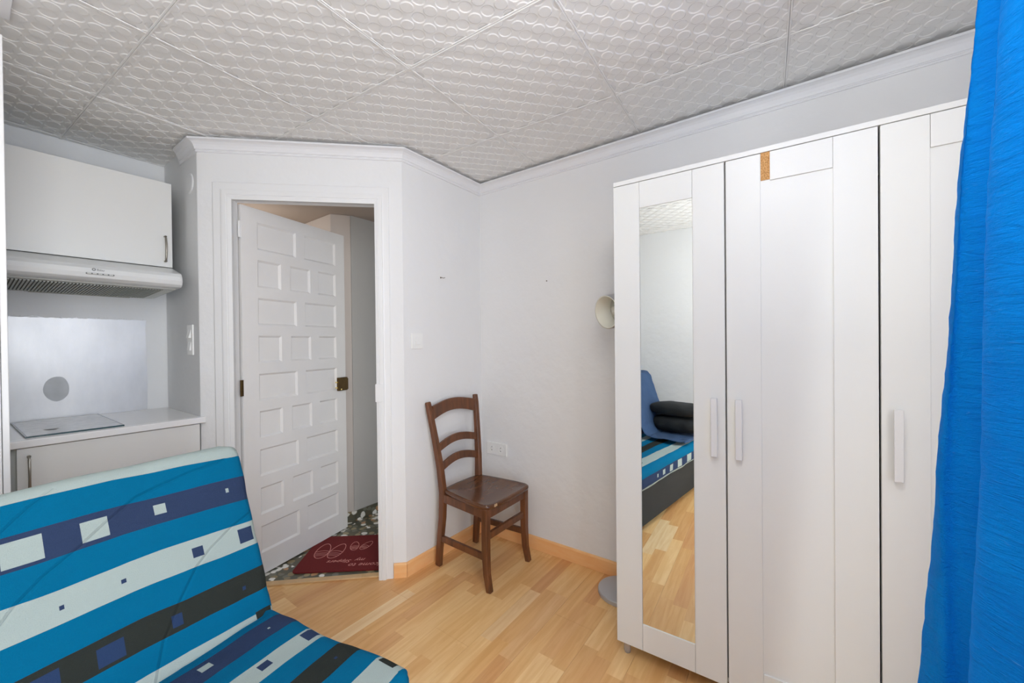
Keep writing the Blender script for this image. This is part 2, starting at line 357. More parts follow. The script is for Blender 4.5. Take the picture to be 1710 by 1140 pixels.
# ------------------------------------------------------------------ shell
struct(obj('wall_right', MB().box(XR, XR+0.1, YW-0.1, YB+T, 0, TOPZ), M['wall']))
struct(obj('wall_back', MB().prism([(P1.x, YB), (XR, YB), (XR, YB+T), (P1.x+0.03, YB+T)], 0, TOPZ), M['wall']))
OL, OR_, OT = 0.165, 0.867, 2.004
wd_ = MB()
wd_.box(0.0, OL-0.02, 0, T, 0, TOPZ, DW); wd_.box(OR_+0.02, LD, 0, T, 0, TOPZ, DW); wd_.box(OL-0.02, OR_+0.02, 0, T, OT+0.02, TOPZ, DW)
struct(obj('wall_door', wd_, M['wall']))
struct(obj('wall_alcove', MB().prism([(XS, P2.y), (XS+0.048, P2.y+0.0506), (XS+0.048, YK), (XS, YK)], 0, TOPZ), M['kwall'], bevel=0.012, seg=3))
struct(obj('wall_kitchen', MB().box(XL, XS+0.048, YK, YK+0.1, 0, TOPZ), M['kwall']))
struct(obj('wall_left', MB().box(XL-0.1, XL, YW-0.1, YK+0.1, 0, TOPZ), M['wall']))
WX0, WX1, WZ0, WZ1 = -0.86, 0.42, 0.10, 2.20
ww_ = MB().box(XL, WX0, YW-0.1, YW, 0, TOPZ).box(WX1, XR, YW-0.1, YW, 0, TOPZ).box(WX0, WX1, YW-0.1, YW, 0, WZ0).box(WX0, WX1, YW-0.1, YW, WZ1, TOPZ)
struct(obj('wall_window', ww_, M['wall']))
wf = MB()
for (a, b, c, d) in ((WX0, WX1, WZ0, WZ0+0.05), (WX0, WX1, WZ1-0.05, WZ1), (WX0, WX0+0.05, WZ0+0.05, WZ1-0.05), (WX1-0.05, WX1, WZ0+0.05, WZ1-0.05), (-0.245, -0.195, WZ0+0.05, WZ1-0.05)):
    wf.box(a, b, YW-0.075, YW-0.035, c, d)
win = struct(obj('window_1', wf, M['jute'], bevel=0.004))
for a, b in ((WX0+0.05, -0.245), (-0.195, WX1-0.05)):
    obj('pane', MB().box(a, b, YW-0.058, YW-0.054, WZ0+0.05, WZ1-0.05), M['glass'], win)
struct(obj('ceiling', MB().box(XL-0.1, XR+0.1, YW-0.1, YK+0.1, TOPZ, TOPZ+0.1), M['slab']))
ceil = bpy.data.objects['ceiling']

# floor: laminate boards, three printed strips each
floor = struct(obj('floor', MB().box(XL-0.1, XR+0.1, YW-0.1, YK+0.1, -0.1, -0.012), M['slab']))
BW, BL = 0.1935, 1.29
def clip_poly(poly, a, b, c):      # keep a*x+b*y <= c
    out = []
    for i in range(len(poly)):
        p, q = poly[i], poly[(i+1) % len(poly)]; dp = a*p[0]+b*p[1]-c; dq = a*q[0]+b*q[1]-c
        if dp <= 0: out.append(p)
        if dp*dq < 0:
            t = dp/(dp-dq); out.append((p[0]+(q[0]-p[0])*t, p[1]+(q[1]-p[1])*t))
    return out
starts = {0: 1.236, 2: 1.295, 1: 0.62, -1: 0.78, -2: 1.62, 3: 0.55}
edge_c = -(nrm.x*(P2.x)+nrm.y*P2.y)+0.045      # laminate runs 45 mm into the doorway
for k in range(-12, 9):
    y0 = 1.314-BW+k*BW; s0 = starts.get(k, random.uniform(0, BL)); g = 0.00035
    for m_ in range(-4, 3):
        x0 = s0+m_*BL; poly = [(x0+g, y0+g), (x0+BL-g, y0+g), (x0+BL-g, y0+BW-g), (x0+g, y0+BW-g)]
        mb_ = MB()
        for cuts in (((1, 0, P1.x), (-1, 0, -XL), (0, 1, YK), (0, -1, -YW), (-nrm.x, -nrm.y, edge_c)), ((-1, 0, -P1.x), (1, 0, XR), (0, 1, YB+0.002), (0, -1, -YW))):
            q = poly
            for a, b, c in cuts: q = clip_poly(q, a, b, c) if q else q
            if len(q) < 3: continue
            if abs(sum(q[i][0]*q[(i+1) % len(q)][1]-q[(i+1) % len(q)][0]*q[i][1] for i in range(len(q))))/2 < 0.0003: continue
            mb_.prism(q, -0.012, 0.0)
        if mb_.f: obj('floor_board', mb_, M['floor'], floor)

# ceiling: 60 cm embossed polystyrene tiles
TS, TYAW = 0.6051, R(3.3376)
def tile_bm():
    bm = bmesh.new(); c = TS/12; r = 0.0222; hgt = 0.0019; NS = 16
    for i in range(13):
        for j in range(13):
            cx, cy = i*c, j*c; sgn = -1 if (i+j) % 2 == 0 else 1
            outer, base, top = [], [], []
            for k in range(NS):
                t = 2*math.pi*k/NS; co, si = math.cos(t), math.sin(t); q = (c/2)/max(abs(co), abs(si))
                outer.append(bm.verts.new((cx+co*q, cy+si*q, 0))); base.append(bm.verts.new((cx+co*(r+0.0008), cy+si*(r+0.0008), 0)))
                top.append(bm.verts.new((cx+co*(r-0.0028), cy+si*(r-0.0028), sgn*hgt)))
            for k in range(NS):
                l = (k+1) % NS
                bm.faces.new((outer[l], outer[k], base[k], base[l])); bm.faces.new((base[l], base[k], top[k], top[l]))
            bm.faces.new(top[::-1])
    e = 0.006
    for co, no in (((e, 0, 0), (-1, 0, 0)), ((TS-e, 0, 0), (1, 0, 0)), ((0, e, 0), (0, -1, 0)), ((0, TS-e, 0), (0, 1, 0))):
        bmesh.ops.bisect_plane(bm, geom=bm.verts[:]+bm.edges[:]+bm.faces[:], plane_co=co, plane_no=no, clear_outer=True)
    # raised rim with a rounded bead, and sides going up
    prof = [(0.0004, 0.014), (0.0004, -0.0016), (0.0012, -0.0026), (0.0056, -0.0026), (0.0068, 0.0)]
    rings = []
    for d, z in prof: rings.append([bm.verts.new((x, y, z)) for x, y in ((d, d), (TS-d, d), (TS-d, TS-d), (d, TS-d))])
    for a, b in zip(rings[:-1], rings[1:]):
        for k in range(4): bm.faces.new((a[k], a[(k+1) % 4], b[(k+1) % 4], b[k]))
    bm.faces.new(rings[0])
    return bm
bm0 = tile_bm(); tile_me = bpy.data.meshes.new('ceiling_tile'); bm0.to_mesh(tile_me); tile_me.materials.append(M['tile'])
RT = Matrix.Rotation(TYAW, 4, 'Z')
for i in range(-4, 3):
    for j in range(-4, 6):
        o0 = Vector((1.0634, 0.5959, H))+RT @ Vector((i*TS, j*TS, 0)); MW = Matrix.Translation(o0) @ RT
        cs = [MW @ Vector((a, b, 0)) for a in (0, TS) for b in (0, TS)]
        xs = [c.x for c in cs]; ys = [c.y for c in cs]
        if min(xs) > XR-0.01 or max(xs) < XL+0.01 or min(ys) > YK-0.01 or max(ys) < YW+0.01: continue
        if all((c-P2).dot(-nrm) > 0.0 and c.x > XS for c in cs) or all(c.y > YB and c.x > P1.x for c in cs): continue
        planes = []
        if max(xs) > XR: planes.append(((XR-0.002, 0, 0), (1, 0, 0)))
        if min(xs) < XL: planes.append(((XL+0.002, 0, 0), (-1, 0, 0)))
        if max(ys) > YK: planes.append(((0, YK-0.002, 0), (0, 1, 0)))
        if min(ys) < YW: planes.append(((0, YW+0.002, 0), (0, -1, 0)))
        if max(ys) > YB and min(xs) > P1.x-0.05: planes.append(((0, YB-0.002, 0), (0, 1, 0)))
        if planes:
            b = bm0.copy(); inv = MW.inverted()
            for co, no in planes:
                bmesh.ops.bisect_plane(b, geom=b.verts[:]+b.edges[:]+b.faces[:], plane_co=inv @ Vector((co[0], co[1], H)), plane_no=inv.to_3x3() @ Vector(no), clear_outer=True)
            me = bpy.data.meshes.new('ceiling_tile_cut'); b.to_mesh(me); b.free(); me.materials.append(M['tile'])
            if not me.polygons: continue
        else: me = tile_me
        o = bpy.data.objects.new('ceiling_tile', me); COL.objects.link(o); o.parent = ceil; o.matrix_world = MW
        o.location.z += random.uniform(-0.0008, 0.0015)
bm0.free()

# cornice: one moulding per wall, mitred
prof = [(0.0, -0.058), (0.006, -0.058), (0.0085, -0.053), (0.006, -0.049), (0.0085, -0.046), (0.012, -0.045), (0.014, -0.036), (0.020, -0.024), (0.029, -0.015), (0.039, -0.0105), (0.0466, -0.009), (0.0466, 0.0), (0.0, 0.0)]
CT = 2.2985
path = [Vector((XR, YW, 0)), Vector((XR, YB, 0)), P1.copy(), P2.copy(), Vector((XS, 2.715, 0))]
def inward(a, b): d = (b-a).normalized(); return Vector((-d.y, d.x, 0))
def mitre(k, off):
    if k == 0: return path[0]+inward(path[0], path[1])*off
    if k == len(path)-1: return path[-1]+inward(path[-2], path[-1])*off-(path[-1]-path[-2]).normalized()*off*1.25
    n1, n2 = inward(path[k-1], path[k]), inward(path[k], path[k+1]); return path[k]+(n1+n2)*(off/(1+n1.dot(n2)))
for k in range(4):
    rings = [[mitre(q, d)+Vector((0, 0, CT+z)) for d, z in prof] for q in (k, k+1)]
    struct(obj('trim_%d' % (k+1), MB().loft(rings), M['trim']))
# baseboards
bp = [(0, 0), (0.012, 0), (0.012, 0.070), (0.008, 0.077), (0, 0.078)]
def base_run(name, a, b, ma=None, mb=None):
    d = (b-a).normalized(); n_ = Vector((-d.y, d.x, 0)); rings = []
    for p, e in ((a, ma), (b, mb)):
        rings.append([p+n_*o_+d*((e or 0)*o_)+Vector((0, 0, z_+0.0005)) for o_, z_ in bp])
    return struct(obj(name, MB().loft(rings), M['baseboard']))
base_run('baseboard_right', Vector((XR-0.0005, YW, 0)), Vector((XR-0.0005, YB, 0)), 0, -1)
base_run('baseboard_back', Vector((XR, YB-0.0005, 0)), Vector((P1.x, YB-0.0005, 0)), 1, 0.40)
base_run('baseboard_door', P1+nrm*0.0005, P2+u*0.944+nrm*0.0005, -0.3, 0)
base_run('baseboard_left', Vector((XL+0.0005, 1.9, 0)), Vector((XL+0.0005, YW, 0)), 0, 0)

# door frame (architrave + lining), threshold
fr = MB()
fprof = [(0.0, 0.0), (0.0, 0.016), (0.20, 0.019), (0.22, 0.0165), (0.25, 0.0165), (0.27, 0.019), (0.42, 0.019), (0.50, 0.0185), (0.52, 0.012), (0.60, 0.010), (0.94, 0.010), (1.0, 0.006), (1.0, 0.0)]
def fring(s_in, s_out, z_in, z_out): return [DW(Vector((s_in+(s_out-s_in)*f, -d, z_in+(z_out-z_in)*f))) for f, d in fprof]
fr.loft([fring(OL, 0.071, 0.0, 0.0), fring(OL, 0.071, OT, 2.094), fring(OR_, 0.942, OT, 2.098), fring(OR_, 0.942, 0.0, 0.0)])
fr.box(OL-0.02, OL, -0.004, 0.043, 0, OT+0.02, DW); fr.box(OR_, OR_+0.02, -0.004, 0.043, 0, OT+0.02, DW); fr.box(OL, OR_, -0.004, 0.043, OT, OT+0.02, DW)
dfr = struct(obj('trim_5', fr, M['frame']))
obj('strike_plate', MB().box(0.8655, 0.903, -0.0235, -0.018, 0.953, 1.048, DW).box(0.862, 0.8665, -0.0235, 0.015, 0.953, 1.048, DW), M['frame'], dfr, bevel=0.0015)
struct(obj('trim_6', MB().prism([(OL, 0.012), (OR_, 0.012), (OR_, 0.050), (OL, 0.050)], 0.0, 0.009, DW), M['threshold'], bevel=0.003))

# ------------------------------------------------------------------ hall behind the door
hp = [DW(Vector((-0.02, 0.046, 0))), DW(Vector((LD+0.1, 0.046, 0)))]
struct(obj('floor_hall', MB().prism([(hp[0].x, hp[0].y), (hp[1].x, hp[1].y), (2.75, 1.50), (2.75, 3.4), (XS+0.05, 3.4), (XS+0.05, hp[0].y+0.02)], -0.012, -0.001), M['terrazzo']))
HZ = 2.175
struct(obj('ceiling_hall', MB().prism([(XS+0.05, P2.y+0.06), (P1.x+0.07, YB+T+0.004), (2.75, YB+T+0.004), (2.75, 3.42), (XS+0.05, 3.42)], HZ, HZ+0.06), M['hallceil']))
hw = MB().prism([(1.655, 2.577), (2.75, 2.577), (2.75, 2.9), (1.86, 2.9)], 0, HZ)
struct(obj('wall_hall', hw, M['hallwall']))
struct(obj('wall_hall_corner', MB().prism([(1.545, 2.650), (1.6545, 2.5775), (1.855, 2.9), (1.62, 3.34), (1.56, 3.34)], 0, HZ), M['hall_lit'], bevel=0.004))
struct(obj('wall_hall_far', MB().box(XS+0.05, 2.75, 3.34, 3.42, 0, HZ), M['hall_lit']))
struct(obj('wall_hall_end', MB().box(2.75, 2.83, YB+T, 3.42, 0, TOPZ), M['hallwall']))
struct(obj('wall_hall_left', MB().box(XS+0.05, XS+0.062, P2.y+0.1, 3.34, 0, HZ), M['hall_lit']))
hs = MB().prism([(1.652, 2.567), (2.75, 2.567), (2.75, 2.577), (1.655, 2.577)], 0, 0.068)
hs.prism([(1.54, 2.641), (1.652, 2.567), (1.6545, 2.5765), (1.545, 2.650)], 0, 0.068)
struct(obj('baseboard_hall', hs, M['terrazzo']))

# door leaf: 23 raised-and-fielded recesses, hinged at the hall side of the left jamb
leaf_ang = R(12.706); LA = Vector((0.8776, 2.3577, 0))
door = empty('door_1', LA, leaf_ang); struct(door)
LW, LH, LT = 0.700, 2.000, 0.036
rows = [1.928, 1.724, 1.518, 1.313, 1.105, 0.902, 0.693, 0.483, 0.273]; RH = 0.147
two = [(0.088, 0.327), (0.385, 0.624)]; three = [(0.088, 0.227), (0.286, 0.425), (0.484, 0.624)]
cells = [(a, b, z-RH, z) for k, z in enumerate(rows) for a, b in (two if k % 2 == 0 else three)]
lf = MB()
xs = [0, 0.088, 0.624, LW]
lf.box(0, 0.088, 0, LT, 0.008, LH); lf.box(0.624, LW, 0, LT, 0.008, LH)
zt = [LH]+[z for z in rows]; 
prev = LH
for k, z in enumerate(rows):
    lf.box(0.088, 0.624, 0, LT, z, prev); prev = z-RH
    cc = two if k % 2 == 0 else three
    for q in range(len(cc)-1): lf.box(cc[q][1], cc[q+1][0], 0, LT, z-RH, z)
lf.box(0.088, 0.624, 0, LT, 0.008, prev)
obj('leaf_frame', lf, M['doorpaint'], door)
for (a, b, c, d) in cells:
    p = MB(); i, dp = 0.010, 0.011
    o4 = [(a, c), (b, c), (b, d), (a, d)]; i4 = [(a+i, c+i), (b-i, c+i), (b-i, d-i), (a+i, d-i)]
    vs = [(x, 0.0015, z) for x, z in o4]+[(x, dp, z) for x, z in i4]+[(x, LT-0.004, z) for x, z in o4]
    p.add(vs, [(0, 1, 5, 4), (1, 2, 6, 5), (2, 3, 7, 6), (3, 0, 4, 7), (4, 5, 6, 7), (8, 11, 10, 9), (0, 8, 9, 1), (1, 9, 10, 2), (2, 10, 11, 3), (3, 11, 8, 0)])
    obj('door_panel', p, M['doorpaint'], door)
lk = MB().box(0.622, 0.698, -0.020, 0.0, 0.950, 1.038); lk.box(0.694, 0.706, -0.018, 0.02, 0.955, 1.03)
lock = obj('lock_case', lk, M['brass'], door, bevel=0.002)
obj('latch_bar', MB().box(0.606, 0.622, -0.012, -0.004, 1.004, 1.012).box(0.606, 0.622, -0.012, -0.004, 0.968, 0.976), M['brass_bright'], lock)
obj('keyhole', MB().lathe([(0.005, 0), (0.005, 0.003)], (0.640, -0.020, 0.960), (0, -1, 0), 12), M['brass_bright'], lock)
for z0, mt in ((1.825, 'frame'), (0.995, 'brass')):
    h = MB().box(-0.014, 0.002, -0.002, 0.002, z0, z0+0.085); h.tube([(-0.010, -0.002, z0), (-0.010, -0.002, z0+0.085)], 0.004, 10)
    obj('hinge', h, M[mt], door)

# ------------------------------------------------------------------ kitchen alcove
uc = tag(empty('wall_cabinet', (0.37, 2.83, 1.672)), 'white wall cabinet with slim metal handle above the cooker hood', 'cabinet')
def rel(o, mb): l = o.location; mb.v = [(x-l.x, y-l.y, z-l.z) for x, y, z in mb.v]; return mb
obj('carcass', rel(uc, MB().box(0.075, 0.665, 2.675, YK-0.002, 1.674, 2.107)), M['kside'], uc)
ud = obj('cabinet_door', rel(uc, MB().box(0.072, 0.668, 2.656, 2.673, 1.672, 2.109)), M['kitchen'], uc, bevel=0.001)
def bow(x, y, z0, z1, r=0.0045, out=0.026, n=12):
    pts = [(x, y-0.0005, z0)]+[(x, y-out*(0.55+0.45*math.sin(math.pi*k/n)), z0+(z1-z0)*k/n) for k in range(n+1)]+[(x, y-0.0005, z1)]
    return MB().tube(pts, r, 10, True, 1.3)
obj('handle', rel(uc, bow(0.638, 2.656, 1.700, 1.828)), M['steel'], ud, smooth=True)

hd = tag(empty('cooker_hood', (0.37, 2.75, 1.535)), 'white slimline cooker hood with grey filter under the wall cabinet', 'cooker hood')
hx0, hx1 = 0.072, 0.668
sec = [(YK-0.002, 1.535), (2.53, 1.553), (2.512, 1.556), (2.500, 1.566), (2.494, 1.585), (2.500, 1.605), (2.512, 1.622), (2.53, 1.629), (2.66, 1.669), (YK-0.002, 1.669)]
rings = []
for x, k in ((hx0, 0), (hx0+0.01, 1), (0.16, 1), (0.37, 1.0), (0.58, 1), (hx1-0.01, 1), (hx1, 0)):
    bul = 1.0-((x-0.37)/0.3)**2
    rings.append([Vector((x, y-(0.010*bul if 2.49 < y < 2.54 and 1.56 < z < 1.615 else 0)+(0.004 if not k and y < 2.6 else 0), z+(0.0015 if (not k and z < 1.56) else 0))) for y, z in sec])
obj('hood_body', rel(hd, MB().loft(rings)), M['hood'], hd, bevel=0.002)
def HU(v):  # underside plane point
    t = (v.y-2.53)/(YK-2.53); return Vector((v.x, v.y, 1.553-0.018*t+v.z))
obj('underside_panel', rel(hd, MB().box(0.085, 0.655, 2.56, 2.995, -0.0035, -0.0005, HU)), M['hood_under'], hd)
obj('filter_backing', rel(hd, MB().box(0.095, 0.615, 2.60, 2.955, -0.0045, -0.0037, HU)), M['filter_dark'], hd)
fm = MB()
for k in range(48):
    x = 0.098+k*0.0108
    fm.box(x, x+0.0062, 2.60, 2.955, -0.0075, -0.0046, HU)
fs = obj('filter_slats', rel(hd, fm), M['filter'], hd); fs['kind'] = 'stuff'
obj('light_lens', rel(hd, MB().box(0.20, 0.56, 2.966, 2.990, -0.007, -0.0036, HU)), M['strip'], hd, bevel=0.002)
cb = obj('control_bar', rel(hd, MB().box(0.328, 0.418, 2.4825, 2.500, 1.578, 1.585)), M['control'], hd, bevel=0.002)
for k in range(5): obj('button', rel(hd, MB().box(0.332+k*0.0172, 0.344+k*0.0172, 2.4815, 2.49, 1.5795, 1.5835)), M['hood_under'], cb)
lg = MB().lathe([(0.0032, 0), (0.0062, 0), (0.0062, 0.001), (0.0032, 0.001), (0.0032, 0)], (0.353, 2.4865, 1.6), (0, -1, 0), 20, False)
obj('ring_emblem', rel(hd, lg), M['control'], hd)
def text_obj(name, body, size, mat, parent, mtx, extr=0.0003, shear=0.0, align='LEFT'):
    c = bpy.data.curves.new(name, 'FONT'); c.body = body; c.size = size; c.extrude = extr; c.shear = shear; c.align_x = align; c.resolution_u = 2
    t = bpy.data.objects.new(name, c); COL.objects.link(t); dg = bpy.context.evaluated_depsgraph_get()
    me = bpy.data.meshes.new_from_object(t.evaluated_get(dg)); COL.objects.unlink(t); bpy.data.objects.remove(t)
    me.transform(mtx); me.materials.clear(); o = bpy.data.objects.new(name, me); COL.objects.link(o); me.materials.append(mat); o.parent = parent; return o
text_obj('lettering', 'Balay', 0.012, M['control'], hd, Matrix.Translation(Vector((0.362-0.37, 2.4866-2.75, 1.5955-1.535))) @ Matrix.Rotation(R(90), 4, 'X'))

# worktop, base cabinet, hob, splashback
CZ = 0.9036
wt = tag(obj('worktop', MB().box(0.098, XS+0.012, 2.425, 2.4535, CZ-0.030, CZ).box(0.098, XS-0.001, 2.4535, YK-0.001, CZ-0.030, CZ), M['worktop'], bevel=0.004), 'white kitchen worktop running under the cooker hood in the alcove', 'worktop')
bc = tag(empty('base_cabinet', (0.42, 2.7, 0.0)), 'white base cabinet with a bow handle below the worktop', 'cabinet')
obj('carcass', rel(bc, MB().box(0.100, 0.715, 2.462, 2.97, 0.10, CZ-0.032)), M['kside'], bc)
obj('plinth', rel(bc, MB().box(0.100, 0.715, 2.50, 2.515, 0.0, 0.10)), M['kside'], bc)
bd = obj('cabinet_door', rel(bc, MB().box(0.128, 0.712, 2.440, 2.458, 0.105, CZ-0.034)), M['kitchen'], bc, bevel=0.001)
obj('handle', rel(bc, bow(0.158, 2.440, 0.700, 0.838)), M['steel'], bd, smooth=True)
hb = tag(empty('glass_hob', (0.29, 2.74, CZ)), 'flat glass hob plate with painted grey reflection and dark edge on the worktop', 'hob')
hobp = [(0.152, 2.474), (0.439, 2.467), (0.430, 2.985), (0.140, 2.990)]
obj('glass_plate', rel(hb, MB().prism(hobp, CZ+0.0, CZ+0.006)), M['hobedge'], hb)
ins = [(0.157, 2.482), (0.4335, 2.4755), (0.425, 2.978), (0.1455, 2.983)]
obj('top_surface', rel(hb, MB().prism(ins, CZ+0.006, CZ+0.0066)), M['hob'], hb)
def blob(cx, cy, rx, ry, n=24, seed=0, amp=0.12):
    return [(cx+rx*math.cos(2*math.pi*k/n)*(1+amp*noise.noise((math.cos(2*math.pi*k/n)*1.5+seed, math.sin(2*math.pi*k/n)*1.5, seed))), cy+ry*math.sin(2*math.pi*k/n)*(1+amp*noise.noise((math.cos(2*math.pi*k/n)*1.5+seed+9, math.sin(2*math.pi*k/n)*1.5, seed)))) for k in range(n)]
obj('smudge', rel(hb, MB().prism(blob(0.232, 2.60, 0.022, 0.022, seed=3, amp=0.9), CZ+0.0066, CZ+0.0069)), plain('hob_smudge', rgb(140, 142, 144), 0.6), hb)
sp = tag(empty('splashback', (0.36, YK-0.002, 1.15)), 'dull aluminium sheet with round grey stain on the alcove back wall', 'splashback')
# ragged upper edge
pts = [(0.10, CZ+0.001), (0.631, CZ+0.001), (0.634, 1.05), (0.630, 1.30), (0.628, 1.37), (0.634, 1.40), (0.630, 1.409)]
N = 90
for k in range(1, N): 
    x = 0.630-(0.53)*k/N; pts.append((x, 1.409+0.004*noise.noise((x*60, 0, 0))+0.003*noise.noise((x*170, 3, 0))))
pts.append((0.10, 1.409))
smb = MB().prism(pts, 0, 0.0012, lambda v: Vector((v.x, YK-0.0005-v.z, v.y)))
obj('metal_sheet', rel(sp, smb), M['splash'], sp)
fk = MB(); rf = random.Random(5)
for k in range(70):
    x = 0.13+rf.random()*0.5; zc = 1.411+rf.random()*0.010*(0.4+noise.noise((x*9, 2, 0))); w2 = rf.uniform(0.0008, 0.004); h2 = rf.uniform(0.0005, 0.0018)
    fk.prism([(x-w2, zc-h2), (x+w2*0.7, zc-h2*0.6), (x+w2, zc+h2), (x-w2*0.4, zc+h2*0.8)], 0, 0.0008, lambda v: Vector((v.x, YK-0.0003-v.z, v.y)))
fko = obj('foil_flecks', rel(sp, fk), M['splash'], sp); fko['kind'] = 'stuff'
stp = blob(0.288, 1.055, 0.044, 0.062, 28, 1.0, 0.10)
obj('stain', rel(sp, MB().prism(stp, 0.0012, 0.0015, lambda v: Vector((v.x, YK-0.0005-v.z, v.y)))), M['stain'], sp)

# tall cupboard at the very left
tc = tag(empty('tall_cupboard', (-0.2, 2.2, 0)), 'tall white cupboard edge left of the kitchen alcove, cut by the photo border', 'cupboard')
obj('carcass', rel(tc, MB().box(-0.52, 0.0905, 2.024, 2.40, 0.0, 2.236)), M['kitchen'], tc)
obj('side_trim', rel(tc, MB().box(0.078, 0.0925, 2.002, 2.023, 0.0, 2.238)), M['frame'], tc, bevel=0.002)
obj('cupboard_door', rel(tc, MB().box(-0.515, 0.0765, 2.004, 2.0235, 0.05, 2.232)), M['frame'], tc, bevel=0.002)
struct(obj('trim_7', MB().box(-0.14, 0.108, 1.78, 2.018, H-0.014, H-0.005), M['trim'], bevel=0.001))

# switch and socket plates
def frame_switch(name, label, T_, w_, h_, rockers, cat='switch'):
    e = tag(empty(name, T_(Vector((0, 0, 0)))), label, cat); l = e.location
    def TT(v): return T_(v)-l
    obj('plate', MB().box(-w_/2, w_/2, 0, 0.007, -h_/2, h_/2, TT), M['plastic'], e, bevel=0.002)
    for (a, b, c, d, tilt) in rockers:
        m_ = MB().add([TT(Vector(q)) for q in ((a, 0.007, c), (b, 0.007, c), (b, 0.007, d), (a, 0.007, d), (a, 0.0085+tilt, c), (b, 0.0085+tilt, c), (b, 0.010-tilt*0.3, d), (a, 0.010-tilt*0.3, d))],
                      [(0, 1, 2, 3), (4, 7, 6, 5), (0, 4, 5, 1), (1, 5, 6, 2), (2, 6, 7, 3), (3, 7, 4, 0)])
        obj('rocker', m_, M['plastic'], e, bevel=0.0008)
    return e
frame_switch('light_switch', 'square white light switch on the wall between door and corner', lambda v: Vector((1.508+v.x, YB-v.y, 1.2755+v.z)), 0.080, 0.087, [(-0.019, 0.019, -0.022, 0.027, 0.003)])
frame_switch('double_switch', 'tall white two-gang switch on the side wall by the kitchen alcove', lambda v: Vector((XS-v.y, 2.585-v.x, 1.293+v.z)), 0.082, 0.158, [(-0.02, 0.02, 0.01, 0.055, 0.010), (-0.02, 0.02, -0.055, -0.012, 0.006)])
sk = tag(empty('double_socket', (XR, 1.6, 0.569)), 'white double wall socket behind the wooden chair', 'socket')
obj('plate', MB().box(-0.009, 0, -0.080, 0.080, -0.040, 0.040), M['plastic'], sk, bevel=0.002)
for yy in (0.036, -0.036):
    so = obj('outlet', MB().lathe([(0.0225, 0.0), (0.0225, 0.0012), (0.0195, 0.0012), (0.0185, -0.004), (0.0, -0.004)], (-0.0095, yy, 0), (-1, 0, 0), 24), M['plastic'], sk)
    obj('recess', MB().lathe([(0.0178, 0.0), (0.0178, 0.001)], (-0.0062, yy, 0), (-1, 0, 0), 24), M['plastic_dark'], so)
    obj('insert', MB().box(-0.0108, -0.006, yy-0.009, yy+0.009, -0.0135, 0.0135), M['plastic'], so, bevel=0.001)
    obj('pin_hole', MB().lathe([(0.0028, 0), (0.0028, 0.0005)], (-0.0108, yy-0.0, 0.010), (-1, 0, 0), 10).lathe([(0.0028, 0), (0.0028, 0.0005)], (-0.0108, yy, -0.010), (-1, 0, 0), 10), M['dark'], so)
tag(obj('junction_cover', MB().lathe([(0.0, 0), (0.052, 0.0), (0.052, 0.003), (0.046, 0.006), (0.0, 0.0065)], (XS, 2.565, 2.107), (-1, 0, 0), 32), M['kwall'], smooth=False), 'round painted box cover high on the alcove side wall', 'cover')
hk = tag(empty('wall_hook', (1.700, YB, 1.652)), 'tiny bent wall hook above the light switch', 'hook')
obj('hook_wire', MB().tube([(0, 0, 0), (0, -0.012, -0.001), (0.006, -0.018, -0.004), (0.018, -0.018, 0.001)], 0.0016, 8), M['nail'], hk)
obj('hook_base', MB().lathe([(0.005, 0), (0.004, 0.002)], (0, 0, 0), (0, -1, 0), 10), M['nail'], hk)
tag(obj('nail', MB().lathe([(0.0035, 0), (0.0035, 0.003), (0.002, 0.004)], (XR, 1.214, 1.625), (-1, 0, 0), 10), M['nail']), 'small dark nail head in the wall left of the wardrobe', 'nail')

# ------------------------------------------------------------------ door mat in the hall
mc = [Vector((1.063, 2.270, 0)), Vector((1.365, 1.906, 0)), Vector((1.597, 2.232, 0))]
ex = (mc[1]-mc[0]).normalized(); ey = Vector((-ex.y, ex.x, 0)); 
MAT_L, MAT_W = 0.62, 0.41
mo = tag(empty('door_mat', mc[0]+Vector((0, 0, -0.001))), 'dark red door mat with slipper drawings on the hall floor', 'door mat')
MM = Matrix(((ex.x, ey.x, 0, 0), (ex.y, ey.y, 0, 0), (0, 0, 1, 0), (0, 0, 0, 1)))
def MT(v): return MM @ v
cr = 0.03; mp = []
for (cx_, cy_, a0) in ((cr, cr, 180), (MAT_L-cr, cr, 270), (MAT_L-cr, MAT_W-cr, 0), (cr, MAT_W-cr, 90)):
    for k in range(6): t = R(a0+k*18); mp.append((cx_+cr*math.cos(t), cy_+cr*math.sin(t)))
obj('mat_body', MB().prism(mp, 0.0, 0.008, MT), M['mat'], mo, bevel=0.002)
def draw(name, pts, wdt=0.003, closed=False):
    pts = [Vector((p[0], p[1], 0)) for p in pts]; n = len(pts); m_ = MB(); rr = []
    for i, p in enumerate(pts):
        a = pts[(i-1) % n] if (closed or i) else p; b = pts[(i+1) % n] if (closed or i < n-1) else p
        d = (b-a).normalized(); q = Vector((-d.y, d.x, 0))*wdt/2
        rr.append([MT(p+q+Vector((0, 0, 0.0079))), MT(p-q+Vector((0, 0, 0.0079))), MT(p-q+Vector((0, 0, 0.0088))), MT(p+q+Vector((0, 0, 0.0088)))])
    if closed: rr.append(rr[0])
    return obj(name, m_.loft(rr, cap=not closed), M['print'], mo)
